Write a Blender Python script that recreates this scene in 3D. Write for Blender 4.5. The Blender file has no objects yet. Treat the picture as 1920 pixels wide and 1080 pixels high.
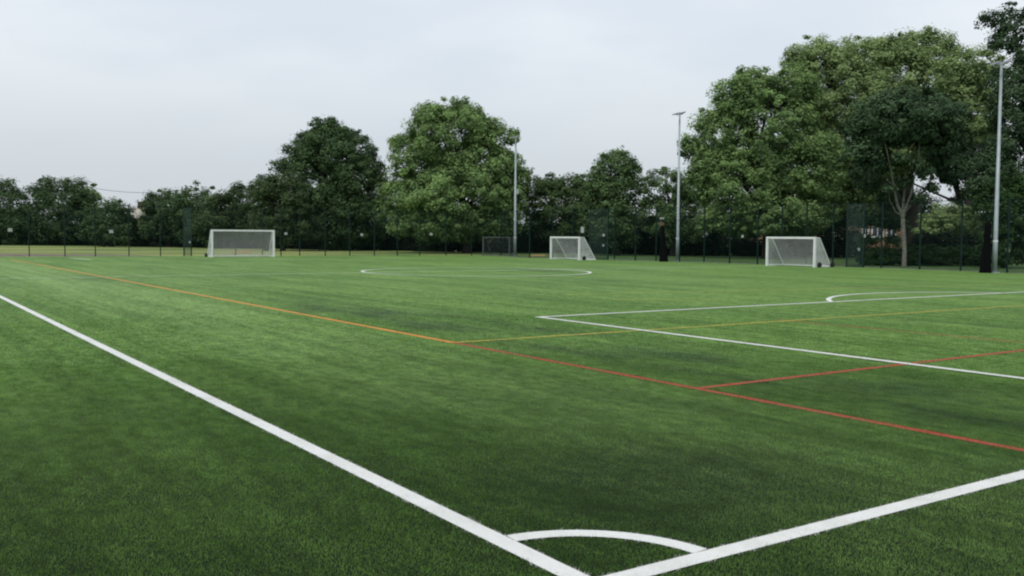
import bpy, math, random
import numpy as np
from mathutils import Vector, Matrix
random.seed(7); rng = np.random.default_rng(11)
S = bpy.context.scene; COL = S.collection
R = math.radians

# ------------------------------------------------------------------ camera
F, CH = 1780.0, 1.75                      # focal length in pixels of a 1920 wide frame, eye height
roll = math.atan(26/3838.)
yh0 = 435 + 26/3838.*(960+248)
pitch = math.atan((540-yh0)*math.cos(roll)/F)
fw = Vector((0, math.cos(pitch), -math.sin(pitch)))
r0 = Vector((1, 0, 0)); u0 = r0.cross(fw)
RT = math.cos(roll)*r0 + math.sin(roll)*u0
UP = -math.sin(roll)*r0 + math.cos(roll)*u0
cam = bpy.data.objects.new('camera', bpy.data.cameras.new('camera')); COL.objects.link(cam)
M = Matrix((RT, UP, -fw)).transposed().to_4x4(); M.translation = (0, 0, CH)
cam.matrix_world = M
cam.data.sensor_width = 36; cam.data.lens = F/1920*36
cam.data.clip_end = 3000; cam.data.clip_start = .05
S.camera = cam

def ray(x, y): return fw + RT*((x-960)/F) - UP*((y-540)/F)
def G(x, y, z=0.0):                       # ground point read off the photograph
    v = ray(x, y); t = (z-CH)/v.z
    return Vector((v.x*t, v.y*t, z))
def P(x, y, Y):                           # point at forward distance Y
    v = ray(x, y); t = Y/v.y
    return Vector((v.x*t, Y, CH+v.z*t))

# ------------------------------------------------------------------ materials
def lin(c):
    return tuple((x/12.92 if x <= .04045 else ((x+.055)/1.055)**2.4) for x in (v/255 for v in c)) + (1,)
def newmat(name):
    m = bpy.data.materials.new(name); m.use_nodes = True
    nt = m.node_tree; nt.nodes.clear()
    out = nt.nodes.new('ShaderNodeOutputMaterial')
    return m, nt, out
def N(nt, t, **kw):
    n = nt.nodes.new(t)
    for k, v in kw.items():
        if k in n.inputs.keys(): n.inputs[k].default_value = v
        else: setattr(n, k, v)
    return n
def mix(nt, fac, a, b, mode='MIX'):
    n = nt.nodes.new('ShaderNodeMix'); n.data_type = 'RGBA'; n.blend_type = mode
    for i, v in ((0, fac), (6, a), (7, b)):
        if hasattr(v, 'is_output'): nt.links.new(v, n.inputs[i])
        else: n.inputs[i].default_value = v
    return n.outputs[2]
def math_(nt, op, a, b=0.0, c=0.0, clamp=False):
    n = nt.nodes.new('ShaderNodeMath'); n.operation = op; n.use_clamp = clamp
    for i, v in enumerate((a, b, c)):
        if hasattr(v, 'is_output'): nt.links.new(v, n.inputs[i])
        else: n.inputs[i].default_value = v
    return n.outputs[0]
def mapr(nt, v, a, b, c=0.0, d=1.0, smooth=True):
    n = nt.nodes.new('ShaderNodeMapRange'); n.interpolation_type = 'SMOOTHSTEP' if smooth else 'LINEAR'
    nt.links.new(v, n.inputs[0])
    for i, x in enumerate((a, b, c, d)): n.inputs[i+1].default_value = x
    return n.outputs[0]
def noise(nt, vec, scale, detail=3, rough=.55):
    n = N(nt, 'ShaderNodeTexNoise', Scale=scale, Detail=detail, Roughness=rough)
    if vec is not None: nt.links.new(vec, n.inputs['Vector'])
    return n.outputs['Fac']
def scaled(nt, vec, s):
    n = nt.nodes.new('ShaderNodeMapping'); n.inputs['Scale'].default_value = s
    nt.links.new(vec, n.inputs['Vector']); return n.outputs[0]

def plain(name, col, rough=.6, metal=0.0, var=.25, scale=3.0, spec=.5):
    """painted / moulded surface with a little weathering"""
    m, nt, out = newmat(name)
    tc = nt.nodes.new('ShaderNodeTexCoord')
    nz = noise(nt, tc.outputs['Object'], scale, 4)
    f = mapr(nt, nz, .35, .7)
    c = mix(nt, f, tuple(x*(1-var) for x in col[:3])+(1,), col)
    b = N(nt, 'ShaderNodeBsdfPrincipled', Roughness=rough, Metallic=metal)
    b.inputs['Specular IOR Level'].default_value = spec
    nt.links.new(c, b.inputs['Base Color']); nt.links.new(b.outputs[0], out.inputs[0])
    return m

def leafmat(name, dark, light, trans=.34):
    m, nt, out = newmat(name)
    at = N(nt, 'ShaderNodeAttribute', attribute_name='tint')
    tc = nt.nodes.new('ShaderNodeTexCoord')
    nz = noise(nt, tc.outputs['Object'], .35, 3)
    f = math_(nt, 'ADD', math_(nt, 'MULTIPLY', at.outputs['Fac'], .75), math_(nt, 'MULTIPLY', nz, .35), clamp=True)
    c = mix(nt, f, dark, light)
    b = N(nt, 'ShaderNodeBsdfPrincipled', Roughness=.7)
    b.inputs['Specular IOR Level'].default_value = .07
    nt.links.new(c, b.inputs['Base Color'])
    t = nt.nodes.new('ShaderNodeBsdfTranslucent'); nt.links.new(c, t.inputs[0])
    ms = nt.nodes.new('ShaderNodeMixShader'); ms.inputs[0].default_value = trans
    nt.links.new(b.outputs[0], ms.inputs[1]); nt.links.new(t.outputs[0], ms.inputs[2])
    nt.links.new(ms.outputs[0], out.inputs[0])
    return m

def turf_colour(nt, uv):
    """green of the artificial turf in pitch coordinates (x across, y along the long touchline)"""
    sep = nt.nodes.new('ShaderNodeSeparateXYZ'); nt.links.new(uv, sep.inputs[0])
    v, u = sep.outputs[0], sep.outputs[1]
    long_ = noise(nt, scaled(nt, uv, (.55, .10, 1)), 1.0, 4, .6)       # brushing marks run along the pitch
    blot = noise(nt, scaled(nt, uv, (.8, .45, 1)), 1.0, 4, .6)
    warp = math_(nt, 'MULTIPLY', math_(nt, 'SUBTRACT', blot, .5), 3.0)
    vw = math_(nt, 'ADD', v, warp)
    base = mix(nt, mapr(nt, long_, .32, .68), TURF_A, TURF_B)
    # lighter brushed lane inside the touchline
    lane = math_(nt, 'MULTIPLY', mapr(nt, vw, .6, 2.2), mapr(nt, vw, 5.2, 3.8))
    base = mix(nt, math_(nt, 'MULTIPLY', lane, .75), base, TURF_L)
    # rubber crumb thrown up in a worn lane beyond the red line, and near the corner
    worn = math_(nt, 'MULTIPLY', mapr(nt, vw, 5.1, 6.1), mapr(nt, vw, 8.6, 7.0))
    worn = math_(nt, 'MULTIPLY', worn, mapr(nt, noise(nt, scaled(nt, uv, (.5, .22, 1)), 1.2, 4), .36, .64))
    worn = math_(nt, 'MULTIPLY', worn, mapr(nt, u, 26, 14))
    base = mix(nt, math_(nt, 'MULTIPLY', worn, .6), base, CRUMB)
    d = nt.nodes.new('ShaderNodeVectorMath'); d.operation = 'DISTANCE'
    nt.links.new(scaled(nt, uv, (1, 1.1, 1)), d.inputs[0]); d.inputs[1].default_value = (1.75, 1.45, 0)
    near = mapr(nt, math_(nt, 'ADD', d.outputs['Value'], math_(nt, 'MULTIPLY', warp, .55)), 1.9, .5)
    base = mix(nt, math_(nt, 'MULTIPLY', near, .40), base, CRUMB)
    far = mapr(nt, noise(nt, scaled(nt, uv, (.33, .09, 1)), 1.0, 4), .58, .72)
    base = mix(nt, math_(nt, 'MULTIPLY', far, .35), base, CRUMB)
    comb = noise(nt, scaled(nt, uv, (2.6, .07, 1)), 1.0, 3, .6)            # fine combed streaks
    base = mix(nt, 1.0, base, mix(nt, mapr(nt, comb, .35, .65), (.85, .86, .85, 1), (1.13, 1.12, 1.14, 1)), 'MULTIPLY')
    fine = noise(nt, scaled(nt, uv, (7, 3.5, 7)), 1.0, 5, .65)
    base = mix(nt, 1.0, base, mix(nt, mapr(nt, fine, .32, .68), (.72, .74, .70, 1), (1.24, 1.21, 1.2, 1)), 'MULTIPLY')
    mid = noise(nt, scaled(nt, uv, (1.9, .8, 2)), 1.0, 4, .6)
    base = mix(nt, 1.0, base, mix(nt, mapr(nt, mid, .32, .68), (.86, .87, .86, 1), (1.12, 1.10, 1.12, 1)), 'MULTIPLY')
    return base
TURF_A = (.098, .190, .048, 1); TURF_B = (.142, .245, .068, 1); TURF_L = (.172, .280, .094, 1); CRUMB = (.036, .060, .040, 1)

def turf_material(name, blades=False, bump=True):
    m, nt, out = newmat(name)
    tc = nt.nodes.new('ShaderNodeTexCoord')
    c = turf_colour(nt, tc.outputs['Object'])
    if blades:
        at = N(nt, 'ShaderNodeAttribute', attribute_name='tint')
        c = mix(nt, 1.0, c, mix(nt, at.outputs['Fac'], (.70, .80, .60, 1), (1.25, 1.30, 1.12, 1)), 'MULTIPLY')
    else:
        # where the fibres are modelled, what lies between them is the dark rubber infill
        gp = nt.nodes.new('ShaderNodeNewGeometry'); dd = nt.nodes.new('ShaderNodeVectorMath'); dd.operation = 'DISTANCE'
        nt.links.new(gp.outputs['Position'], dd.inputs[0]); dd.inputs[1].default_value = (0, 0, 0)
        c = mix(nt, mapr(nt, dd.outputs['Value'], 18, 4.5), c, (.009, .017, .006, 1))
    b = N(nt, 'ShaderNodeBsdfPrincipled', Roughness=.6)
    b.inputs['Specular IOR Level'].default_value = .10 if blades else .03
    b.inputs['Sheen Weight'].default_value = 0.0
    b.inputs['Sheen Roughness'].default_value = .4
    b.inputs['Sheen Tint'].default_value = (.75, .95, .6, 1)
    nt.links.new(c, b.inputs['Base Color'])
    if bump and not blades:
        bp = N(nt, 'ShaderNodeBump', Strength=.6, Distance=.02)
        nt.links.new(noise(nt, tc.outputs['Object'], 55, 3, .7), bp.inputs['Height'])
        nt.links.new(bp.outputs[0], b.inputs['Normal'])
    if blades:
        t = nt.nodes.new('ShaderNodeBsdfTranslucent'); nt.links.new(c, t.inputs[0])
        ms = nt.nodes.new('ShaderNodeMixShader'); ms.inputs[0].default_value = .3
        nt.links.new(b.outputs[0], ms.inputs[1]); nt.links.new(t.outputs[0], ms.inputs[2])
        nt.links.new(ms.outputs[0], out.inputs[0])
    else:
        nt.links.new(b.outputs[0], out.inputs[0])
    return m

def line_material(name, col, worn=.35, wear_col=(.08, .15, .05, 1)):
    m, nt, out = newmat(name)
    tc = nt.nodes.new('ShaderNodeTexCoord')
    n1 = noise(nt, scaled(nt, tc.outputs['Object'], (3, 1.2, 1)), 1.0, 4)
    n2 = noise(nt, tc.outputs['Object'], 28, 3)
    f = math_(nt, 'MULTIPLY', mapr(nt, n1, .35, .75), worn)
    f = math_(nt, 'ADD', f, math_(nt, 'MULTIPLY', mapr(nt, n2, .45, .8), worn*.4), clamp=True)
    c = mix(nt, f, col, wear_col)
    b = N(nt, 'ShaderNodeBsdfPrincipled', Roughness=.65); b.inputs['Specular IOR Level'].default_value = .3
    nt.links.new(c, b.inputs['Base Color']); nt.links.new(b.outputs[0], out.inputs[0])
    return m

M_TURF = turf_material('turf'); M_BLADE = turf_material('turf_blade', True)
M_WHITE_LINE = line_material('white_turf', (.66, .665, .65, 1), .17)
M_FAR_WHITE = line_material('white_turf_worn', (.62, .66, .56, 1), .32)
M_RED_LINE = line_material('red_turf', (.34, .040, .020, 1), .42)
M_DIM_RED = line_material('dim_red_turf', (.32, .075, .03, 1), .6)
M_ORANGE = line_material('orange_turf', (.56, .24, .035, 1), .25)
M_YELLOW = line_material('yellow_turf', (.40, .34, .04, 1), .5, (.12, .19, .05, 1))
M_GOAL = plain('white_goal_paint', (.80, .81, .82, 1), .4, var=.1)
M_NET = plain('white_netting', (.72, .73, .74, 1), .8, var=.1)
M_TYRE = plain('black_rubber', (.015, .015, .017, 1), .8)
M_GREYGOAL = plain('grey_goal_paint', (.14, .16, .16, 1), .6)
M_GREYNET = plain('grey_netting', (.09, .11, .11, 1), .8)
M_FENCE = plain('green_powder_coat', (.004, .022, .018, 1), .6, var=.3, spec=.2)
M_GATE = plain('green_gate_coat', (.006, .036, .029, 1), .45, var=.3)
M_STEEL = plain('galvanised_steel', (.34, .40, .42, 1), .5, .25, var=.22, scale=1.5)
M_LAMP = plain('grey_lamp_housing', (.30, .31, .34, 1), .5, .2)
M_GLASS = plain('lamp_glass', (.55, .58, .6, 1), .15)
M_SIGN = plain('white_sign', (.36, .38, .37, 1), .5, var=.1)
M_BLACKNET = plain('black_netting', (.005, .005, .006, 1), .95, scale=12, spec=.08)
M_RUST = plain('reddish_strap', (.16, .07, .05, 1), .8)
M_KERB = plain('concrete_kerb', (.20, .21, .19, 1), .9, scale=2)
M_BARK = plain('bark', (.045, .038, .030, 1), .9, scale=6, var=.5)
M_PALEBARK = plain('pale_bark', (.215, .215, .175, 1), .9, scale=5, var=.35)
M_BENCH = plain('dark_timber', (.05, .055, .06, 1), .8)
M_WOODPOLE = plain('weathered_pole', (.10, .09, .08, 1), .9)
M_CABLE = plain('grey_cable', (.12, .13, .14, 1), .7)
M_FRAME = plain('white_window_frame', (.72, .73, .74, 1), .5, var=.08)
M_PANE = plain('dark_window_glass', (.03, .035, .045, 1), .08, var=.2)
M_TILE = plain('roof_tile', (.12, .075, .06, 1), .85, scale=4, var=.4)
M_PALEROOF = plain('pale_roof_sheet', (.45, .43, .36, 1), .8, scale=2)

def brick_material():
    m, nt, out = newmat('orange_brick')
    tc = nt.nodes.new('ShaderNodeTexCoord')
    rot = nt.nodes.new('ShaderNodeMapping'); rot.inputs['Rotation'].default_value = (R(90), 0, 0)
    nt.links.new(tc.outputs['Object'], rot.inputs[0])
    bt = N(nt, 'ShaderNodeTexBrick', Scale=4.5); bt.inputs['Color1'].default_value = (.24, .115, .052, 1)
    bt.inputs['Color2'].default_value = (.22, .105, .05, 1); bt.inputs['Mortar'].default_value = (.36, .31, .26, 1)
    nt.links.new(rot.outputs[0], bt.inputs['Vector'])
    b = N(nt, 'ShaderNodeBsdfPrincipled', Roughness=.9)
    nt.links.new(bt.outputs[0], b.inputs['Base Color']); nt.links.new(b.outputs[0], out.inputs[0])
    return m
M_BRICK = brick_material()

def field_material():
    m, nt, out = newmat('rough_grass')
    tc = nt.nodes.new('ShaderNodeTexCoord'); o = tc.outputs['Object']
    a = noise(nt, scaled(nt, o, (.06, .12, 1)), 1.0, 4)
    b_ = noise(nt, o, .55, 5, .65)
    c = mix(nt, mapr(nt, a, .34, .60), (.095, .165, .045, 1), (.25, .285, .095, 1))
    sx = nt.nodes.new('ShaderNodeSeparateXYZ'); nt.links.new(o, sx.inputs[0])
    c = mix(nt, mapr(nt, math_(nt, 'ADD', sx.outputs[0], math_(nt, 'MULTIPLY', a, 14)), -6, 16), c, (.045, .098, .026, 1))
    c = mix(nt, math_(nt, 'MULTIPLY', mapr(nt, b_, .5, .75), .45), c, (.26, .20, .085, 1))
    b = N(nt, 'ShaderNodeBsdfPrincipled', Roughness=.9); b.inputs['Specular IOR Level'].default_value = .2
    bp = N(nt, 'ShaderNodeBump', Strength=.8, Distance=.15)
    nt.links.new(noise(nt, o, 3, 4, .7), bp.inputs['Height']); nt.links.new(bp.outputs[0], b.inputs['Normal'])
    nt.links.new(c, b.inputs['Base Color']); nt.links.new(b.outputs[0], out.inputs[0])
    return m
M_FIELD = field_material()
M_DIRT = plain('bare_earth', (.21, .175, .125, 1), .95, scale=.8, var=.5)
M_DRY = plain('dry_grass', (.36, .26, .09, 1), .95, scale=1.2, var=.4)

# ------------------------------------------------------------------ mesh helpers
class MB:
    def __init__(s): s.v = []; s.f = []
    def add(s, vs, fs):
        k = len(s.v); s.v += [tuple(p) for p in vs]; s.f += [tuple(i+k for i in f) for f in fs]; return s
    def box(s, c, d, rz=0.0):
        cx, cy, cz = c; dx, dy, dz = (x/2 for x in d); ca, sa = math.cos(rz), math.sin(rz)
        vs = []
        for z in (-dz, dz):
            for x, y in ((-dx, -dy), (dx, -dy), (dx, dy), (-dx, dy)):
                vs.append((cx+x*ca-y*sa, cy+x*sa+y*ca, cz+z))
        return s.add(vs, [(3, 2, 1, 0), (4, 5, 6, 7), (0, 1, 5, 4), (1, 2, 6, 5), (2, 3, 7, 6), (3, 0, 4, 7)])
    def tube(s, pts, rad, n=8, cap=True):
        pts = [Vector(p) for p in pts]
        if not hasattr(rad, '__len__'): rad = [rad]*len(pts)
        rings = []; prev = None
        for i, p in enumerate(pts):
            d = (pts[min(i+1, len(pts)-1)]-pts[max(i-1, 0)]).normalized()
            a = prev if prev is not None else (Vector((0, 0, 1)) if abs(d.z) < .9 else Vector((1, 0, 0)))
            x = (a - d*a.dot(d))
            if x.length < 1e-5: x = d.orthogonal()
            x.normalize(); prev = x; y = d.cross(x)
            off = math.pi/4 if n == 4 else 0
            rings.append([p+(x*math.cos(2*math.pi*k/n+off)+y*math.sin(2*math.pi*k/n+off))*rad[i] for k in range(n)])
        vs = [q for r in rings for q in r]; fs = []
        for i in range(len(pts)-1):
            for k in range(n): fs.append((i*n+k, i*n+(k+1) % n, (i+1)*n+(k+1) % n, (i+1)*n+k))
        if cap: fs.append(tuple(range(n-1, -1, -1))); fs.append(tuple((len(pts)-1)*n+k for k in range(n)))
        return s.add(vs, fs)
    def poly(s, pts): return s.add(pts, [tuple(range(len(pts)))])
    def build(s, name, mat, parent=None, smooth=False, loc=None):
        me = bpy.data.meshes.new(name); me.from_pydata(s.v, [], s.f); me.update()
        me.materials.append(mat)
        if smooth: me.polygons.foreach_set('use_smooth', [True]*len(me.polygons))
        o = bpy.data.objects.new(name, me); COL.objects.link(o)
        if parent is not None: o.parent = parent
        if loc is not None: o.location = loc
        return o
def np_mesh(name, verts, nper, mat, tint=None, parent=None, extra=None):
    """verts: (faces, nper, 3); every face has its own corners"""
    nf = len(verts); me = bpy.data.meshes.new(name)
    me.vertices.add(nf*nper); me.vertices.foreach_set('co', np.ascontiguousarray(verts, dtype=np.float32).ravel())
    me.loops.add(nf*nper); me.loops.foreach_set('vertex_index', np.arange(nf*nper, dtype=np.int32))
    me.polygons.add(nf); me.polygons.foreach_set('loop_start', np.arange(0, nf*nper, nper, dtype=np.int32))
    me.update(calc_edges=True)
    if tint is not None:
        a = me.attributes.new('tint', 'FLOAT', 'POINT'); a.data.foreach_set('value', np.repeat(tint, nper).astype(np.float32))
    me.materials.append(mat)
    o = bpy.data.objects.new(name, me); COL.objects.link(o)
    if parent is not None: o.parent = parent
    return o
def thing(name, label, cat, loc=(0, 0, 0), rz=0.0, group=None):
    o = bpy.data.objects.new(name, None); COL.objects.link(o)
    o.location = loc; o.rotation_euler = (0, 0, rz); o.empty_display_size = .3
    o['label'] = label; o['category'] = cat
    if group: o['group'] = group
    return o
def struct(o, label=None, kind='structure'):
    o['kind'] = kind
    if label: o['label'] = label
    return o

# ------------------------------------------------------------------ pitch
CORNER = G(1110, 1099)
AU = math.atan2(ray(-248, 435).x, ray(-248, 435).y)
eu = Vector((math.sin(AU), math.cos(AU), 0)); ev = Vector((math.cos(AU), -math.sin(AU), 0))
PROT = math.atan2(ev.y, ev.x)                       # pitch frame: local x = across, local y = along the touchline
def on_pitch(o): o.location = (CORNER.x, CORNER.y, 0); o.rotation_euler = (0, 0, PROT); return o
def uv(p): q = p-CORNER; return q.dot(ev), q.dot(eu)

FPTS = [(-60, 481.5), (300, 480), (700, 479.3), (884, 479), (939, 480.3), (993, 483.3), (1152, 487.2), (1320, 492), (1420, 495.5),
        (1561, 499.5), (1652, 502.5), (1801, 508), (1888, 511.5), (2000, 516)]
def fence_y(x):
    for (a, ya), (b, yb) in zip(FPTS, FPTS[1:]):
        if x <= b: return ya+(yb-ya)*(x-a)/(b-a)
    return FPTS[-1][1]
edge = [uv(G(x, fence_y(x))) for x in (-300, -60, 300, 700, 884, 939, 993, 1152, 1320, 1420, 1561, 1652, 1801, 1888, 2000, 2300)]
mb = MB(); mb.poly([(-14, -14, 0), (edge[-1][0]+3, -14, 0)] + [(a, b, 0) for a, b in reversed(edge)] + [(-14, edge[0][1], 0)])
struct(on_pitch(mb.build('pitch', M_TURF)), 'green artificial turf pitch')

# field beyond and under everything
mb = MB(); nx = 40
for i in range(nx):
    for j in range(nx):
        x0, y0 = -1000+i*50, -300+j*50
        mb.add([(x0, y0, -.05), (x0+50, y0, -.05), (x0+50, y0+50, -.05), (x0, y0+50, -.05)], [(0, 1, 2, 3)])
struct(mb.build('field', M_FIELD), 'rough mown grass beyond the fence')
z = -.03
mb = MB(); mb.poly([G(x, y, z) for x, y in ((-90, 482.5), (40, 482), (200, 481), (330, 480.3), (250, 478.6), (150, 477), (60, 476), (-90, 474.8))])
struct(mb.build('path', M_DIRT), 'strip of bare earth along the end fence')
for pts in (((992, 479.8), (1020, 480.3), (1026, 477.2), (998, 476.8)), ((432, 474.5), (475, 474), (470, 469.5), (440, 470))):
    mb = MB(); mb.poly([G(x, y, z+.004) for x, y in pts]); struct(mb.build('dry_grass', M_DRY), 'patch of straw coloured dry grass')

# line markings: each a flat sheet; near ones also get upright fibres
LW = .133
LINES = []   # name, kind, data, width, z, mat, label
LINES += [('touchline', 'seg', ((0, -.0725), (0, 74)), LW, .0065, M_WHITE_LINE, 'long white touchline running to the left'),
          ('goal_line', 'seg', ((.0725, 0), (44.5, 0)), LW, .0065, M_WHITE_LINE, 'white goal line running to the right from the corner'),
          ('corner_arc', 'arc', ((0, 0), .835, 5, 85), .12, .0065, M_WHITE_LINE, 'white quarter circle at the corner'),
          ('penalty_area_line', 'seg', ((9.0, 13.06), (37.4, 13.06)), .13, .0065, M_WHITE_LINE, 'white front line of the penalty area'),
          ('penalty_area_line', 'seg', ((9.065, .08), (9.065, 12.99)), .13, .0065, M_WHITE_LINE, 'white side line of the penalty area'),
          ('penalty_arc', 'arc', ((23.5, 9.1), 5.95, 42, 138), .14, .0065, M_WHITE_LINE, 'white penalty arc'),
          ('halfway_line', 'seg', ((.08, 37.4), (44.5, 36.6)), .13, .0095, M_FAR_WHITE, 'faint white halfway line'),
          ('centre_circle', 'arc', ((22.0, 36.3), 5.62, 0, 360), .15, .0065, M_WHITE_LINE, 'white centre circle'),
          ('far_penalty_line', 'seg', ((8.7, 69.0), (9.4, 65.0)), .3, .0065, M_FAR_WHITE, 'short white line near the far left end'),
          ('far_penalty_line', 'seg', ((19, 61.8), (34, 60.2)), .13, .0065, M_FAR_WHITE, 'faint white line before the far goal'),
          ('red_line', 'seg', ((4.95, .2), (4.95, 9.7)), .10, .0030, M_RED_LINE, 'red line parallel to the touchline'),
          ('orange_line', 'seg', ((4.95, 9.7), (4.85, 67)), .13, .0030, M_ORANGE, 'orange line running to the far left'),
          ('red_line', 'seg', ((5.0, 4.2), (24, 4.2)), .10, .0050, M_RED_LINE, 'red line branching to the right'),
          ('red_line', 'seg', ((13.4, .5), (13.2, 10.0)), .09, .0030, M_DIM_RED, 'faint red line behind the penalty area side'),
          ('yellow_line', 'seg', ((5.02, 9.73), (34, 9.55)), .11, .0050, M_YELLOW, 'yellow line across the pitch'),
          ('yellow_line', 'seg', ((14.5, 19.2), (34, 16.2)), .09, .0030, M_YELLOW, 'fainter yellow line beyond the penalty arc'),
          ('yellow_line', 'seg', ((14.4, 16.9), (16.8, 14.9)), .11, .0050, M_YELLOW, 'short piece of worn yellow line')]
def line_dist(kind, d, x, y):
    if kind == 'seg':
        (x0, y0), (x1, y1) = d; L = math.hypot(x1-x0, y1-y0); tx, ty = (x1-x0)/L, (y1-y0)/L
        t = (x-x0)*tx+(y-y0)*ty; q = np.abs((y-y0)*tx-(x-x0)*ty)
        return np.where((t > -.01) & (t < L+.01), q, 9.)
    (cx, cy), r, a0, a1 = d
    a = np.degrees(np.arctan2(y-cy, x-cx)) % 360
    return np.where((a >= a0) & (a <= a1), np.abs(np.hypot(x-cx, y-cy)-r), 9.)

# turf fibres in front of the camera, thinning out with distance
def fibres():
    parts = []
    for (d0, d1, dens, w) in ((3.2, 6.5, 12500, .0022), (6.5, 9.5, 8200, .0030), (9.5, 14, 4800, .0042), (14, 21, 2300, .006), (21, 36, 1000, .008)):
        n = int(dens*(R(124)/2)*(d1*d1-d0*d0))
        r = np.sqrt(rng.uniform(d0*d0, d1*d1, n)); a = rng.uniform(-R(62), R(62), n)
        fade = np.clip((36-r)/24, 0.0, 1)**1.3
        k = rng.random(n) < fade
        parts.append((r[k]*np.sin(a[k]), r[k]*np.cos(a[k]), np.full(k.sum(), w)))
    X = np.concatenate([p[0] for p in parts]); Y = np.concatenate([p[1] for p in parts]); W = np.concatenate([p[2] for p in parts])
    qx, qy = X-CORNER.x, Y-CORNER.y
    return qx*ev.x+qy*ev.y, qx*eu.x+qy*eu.y, W
fx, fy, fwid = fibres(); nF = len(fx)
tint = np.clip(rng.normal(.42, .26, nF), 0, 1)
clump = .5+.5*np.sin(fx*9+np.sin(fy*7)*2)*np.sin(fy*11+np.sin(fx*5)*2)
hgt = rng.uniform(.009, .018, nF)*(.8+.35*clump)
ang = rng.uniform(0, 2*math.pi, nF); lean = rng.uniform(.1, .9, nF)*hgt
lx = np.cos(ang)*lean + .003; ly = np.sin(ang)*lean + .002
wa = rng.uniform(0, math.pi, nF)
tri = np.zeros((nF, 3, 3), np.float32)
for k, sg in ((0, 1), (1, -1)):
    tri[:, k, 0] = fx+sg*np.cos(wa)*fwid*.7; tri[:, k, 1] = fy+sg*np.sin(wa)*fwid*.7; tri[:, k, 2] = -.001
tri[:, 2, 0] = fx+lx; tri[:, 2, 1] = fy+ly; tri[:, 2, 2] = hgt
owner = np.full(nF, -1)
jit = rng.normal(0, .009, nF)+.006*np.sin(fx*23+fy*17)+.005*np.sin(fx*51-fy*43)
for i, (nm, kind, d, w, z, mt, lb) in enumerate(LINES):
    owner[(line_dist(kind, d, fx, fy)+jit < w/2+.004) & (owner < 0)] = i
o = np_mesh('turf_fibres', tri[owner < 0], 3, M_BLADE, tint[owner < 0]); on_pitch(o); struct(o, 'upright fibres of the artificial turf', 'stuff')
for i, (nm, kind, d, w, z, mt, lb) in enumerate(LINES):
    mb = MB()
    if kind == 'seg':
        (x0, y0), (x1, y1) = d; L = math.hypot(x1-x0, y1-y0); nx_, ny_ = -(y1-y0)/L*w/2, (x1-x0)/L*w/2
        n = max(1, int(L/3))
        for k in range(n):
            a, b = k/n, (k+1)/n
            ax, ay, bx, by = x0+(x1-x0)*a, y0+(y1-y0)*a, x0+(x1-x0)*b, y0+(y1-y0)*b
            mb.poly([(ax+nx_, ay+ny_, z), (ax-nx_, ay-ny_, z), (bx-nx_, by-ny_, z), (bx+nx_, by+ny_, z)])
    else:
        (cx, cy), r, a0, a1 = d; n = max(12, int((a1-a0)/3))
        for k in range(n):
            q = [R(a0+(a1-a0)*(k+j)/n) for j in (0, 1)]
            mb.poly([(cx+math.cos(q[0])*(r-w/2), cy+math.sin(q[0])*(r-w/2), z), (cx+math.cos(q[0])*(r+w/2), cy+math.sin(q[0])*(r+w/2), z),
                     (cx+math.cos(q[1])*(r+w/2), cy+math.sin(q[1])*(r+w/2), z), (cx+math.cos(q[1])*(r-w/2), cy+math.sin(q[1])*(r-w/2), z)])
    s = tri[owner == i]
    k0 = len(mb.v)
    if len(s):
        vs = s.reshape(-1, 3).tolist(); mb.add(vs, [(3*j, 3*j+1, 3*j+2) for j in range(len(s))])
    struct(on_pitch(mb.build(nm, mt)), lb)

# ------------------------------------------------------------------ fence
FH = 3.9
POSTS_END = [-330, -265, -200, -135, -70, -8, 55, 122, 179, 242, 301, 345, 359, 400, 442, 492, 527, 562, 610, 656, 702, 745, 787, 836, 884]
POSTS_SIDE = [884, 939, 993, 1036, 1074, 1106, 1140, 1152, 1191, 1230, 1274, 1320, 1368, 1420, 1465, 1511, 1561, 1587, 1619, 1652, 1724, 1801, 1888, 1990]
GATES = {(345, 359): 'narrow dense green mesh gate left of the large far goal',
         (1106, 1140): 'dense green mesh gate beside the small goal with one wheel',
         (1587, 1619): 'dense green mesh gate right of the nearer goal, in front of the brick house'}
def fgnd(x): return G(x, fence_y(x))
def mesh_panel(a, b, h0, h1, wire, step, hstep, off):
    mb = MB(); d = b-a; L = d.length; d = d/L; nrm = Vector((-d.y, d.x, 0))
    n = max(2, int(L/step))
    for k in range(1, n):
        p = a+d*(L*k/n)+nrm*off
        mb.tube([p+Vector((0, 0, h0)), p+Vector((0, 0, h1))], wire, 3, False)
    z = h0+.03
    while z < h1:
        for o_ in (.009, -.009):
            mb.tube([a+nrm*(off+o_)+Vector((0, 0, z)), b+nrm*(off+o_)+Vector((0, 0, z))], wire*1.15, 3, False)
        z += hstep
    return mb
def post(x, parent, name='post', rad=.036, h=FH+.05, org=None):
    p = fgnd(x)-org; mb = MB(); mb.box((p.x, p.y, h/2-.05), (rad*2, rad*2.2, h+.1), PROT); mb.box((p.x, p.y, h+.005), (rad*2.3, rad*2.5, .03), PROT)
    return mb.build(name, M_FENCE, parent)
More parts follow.
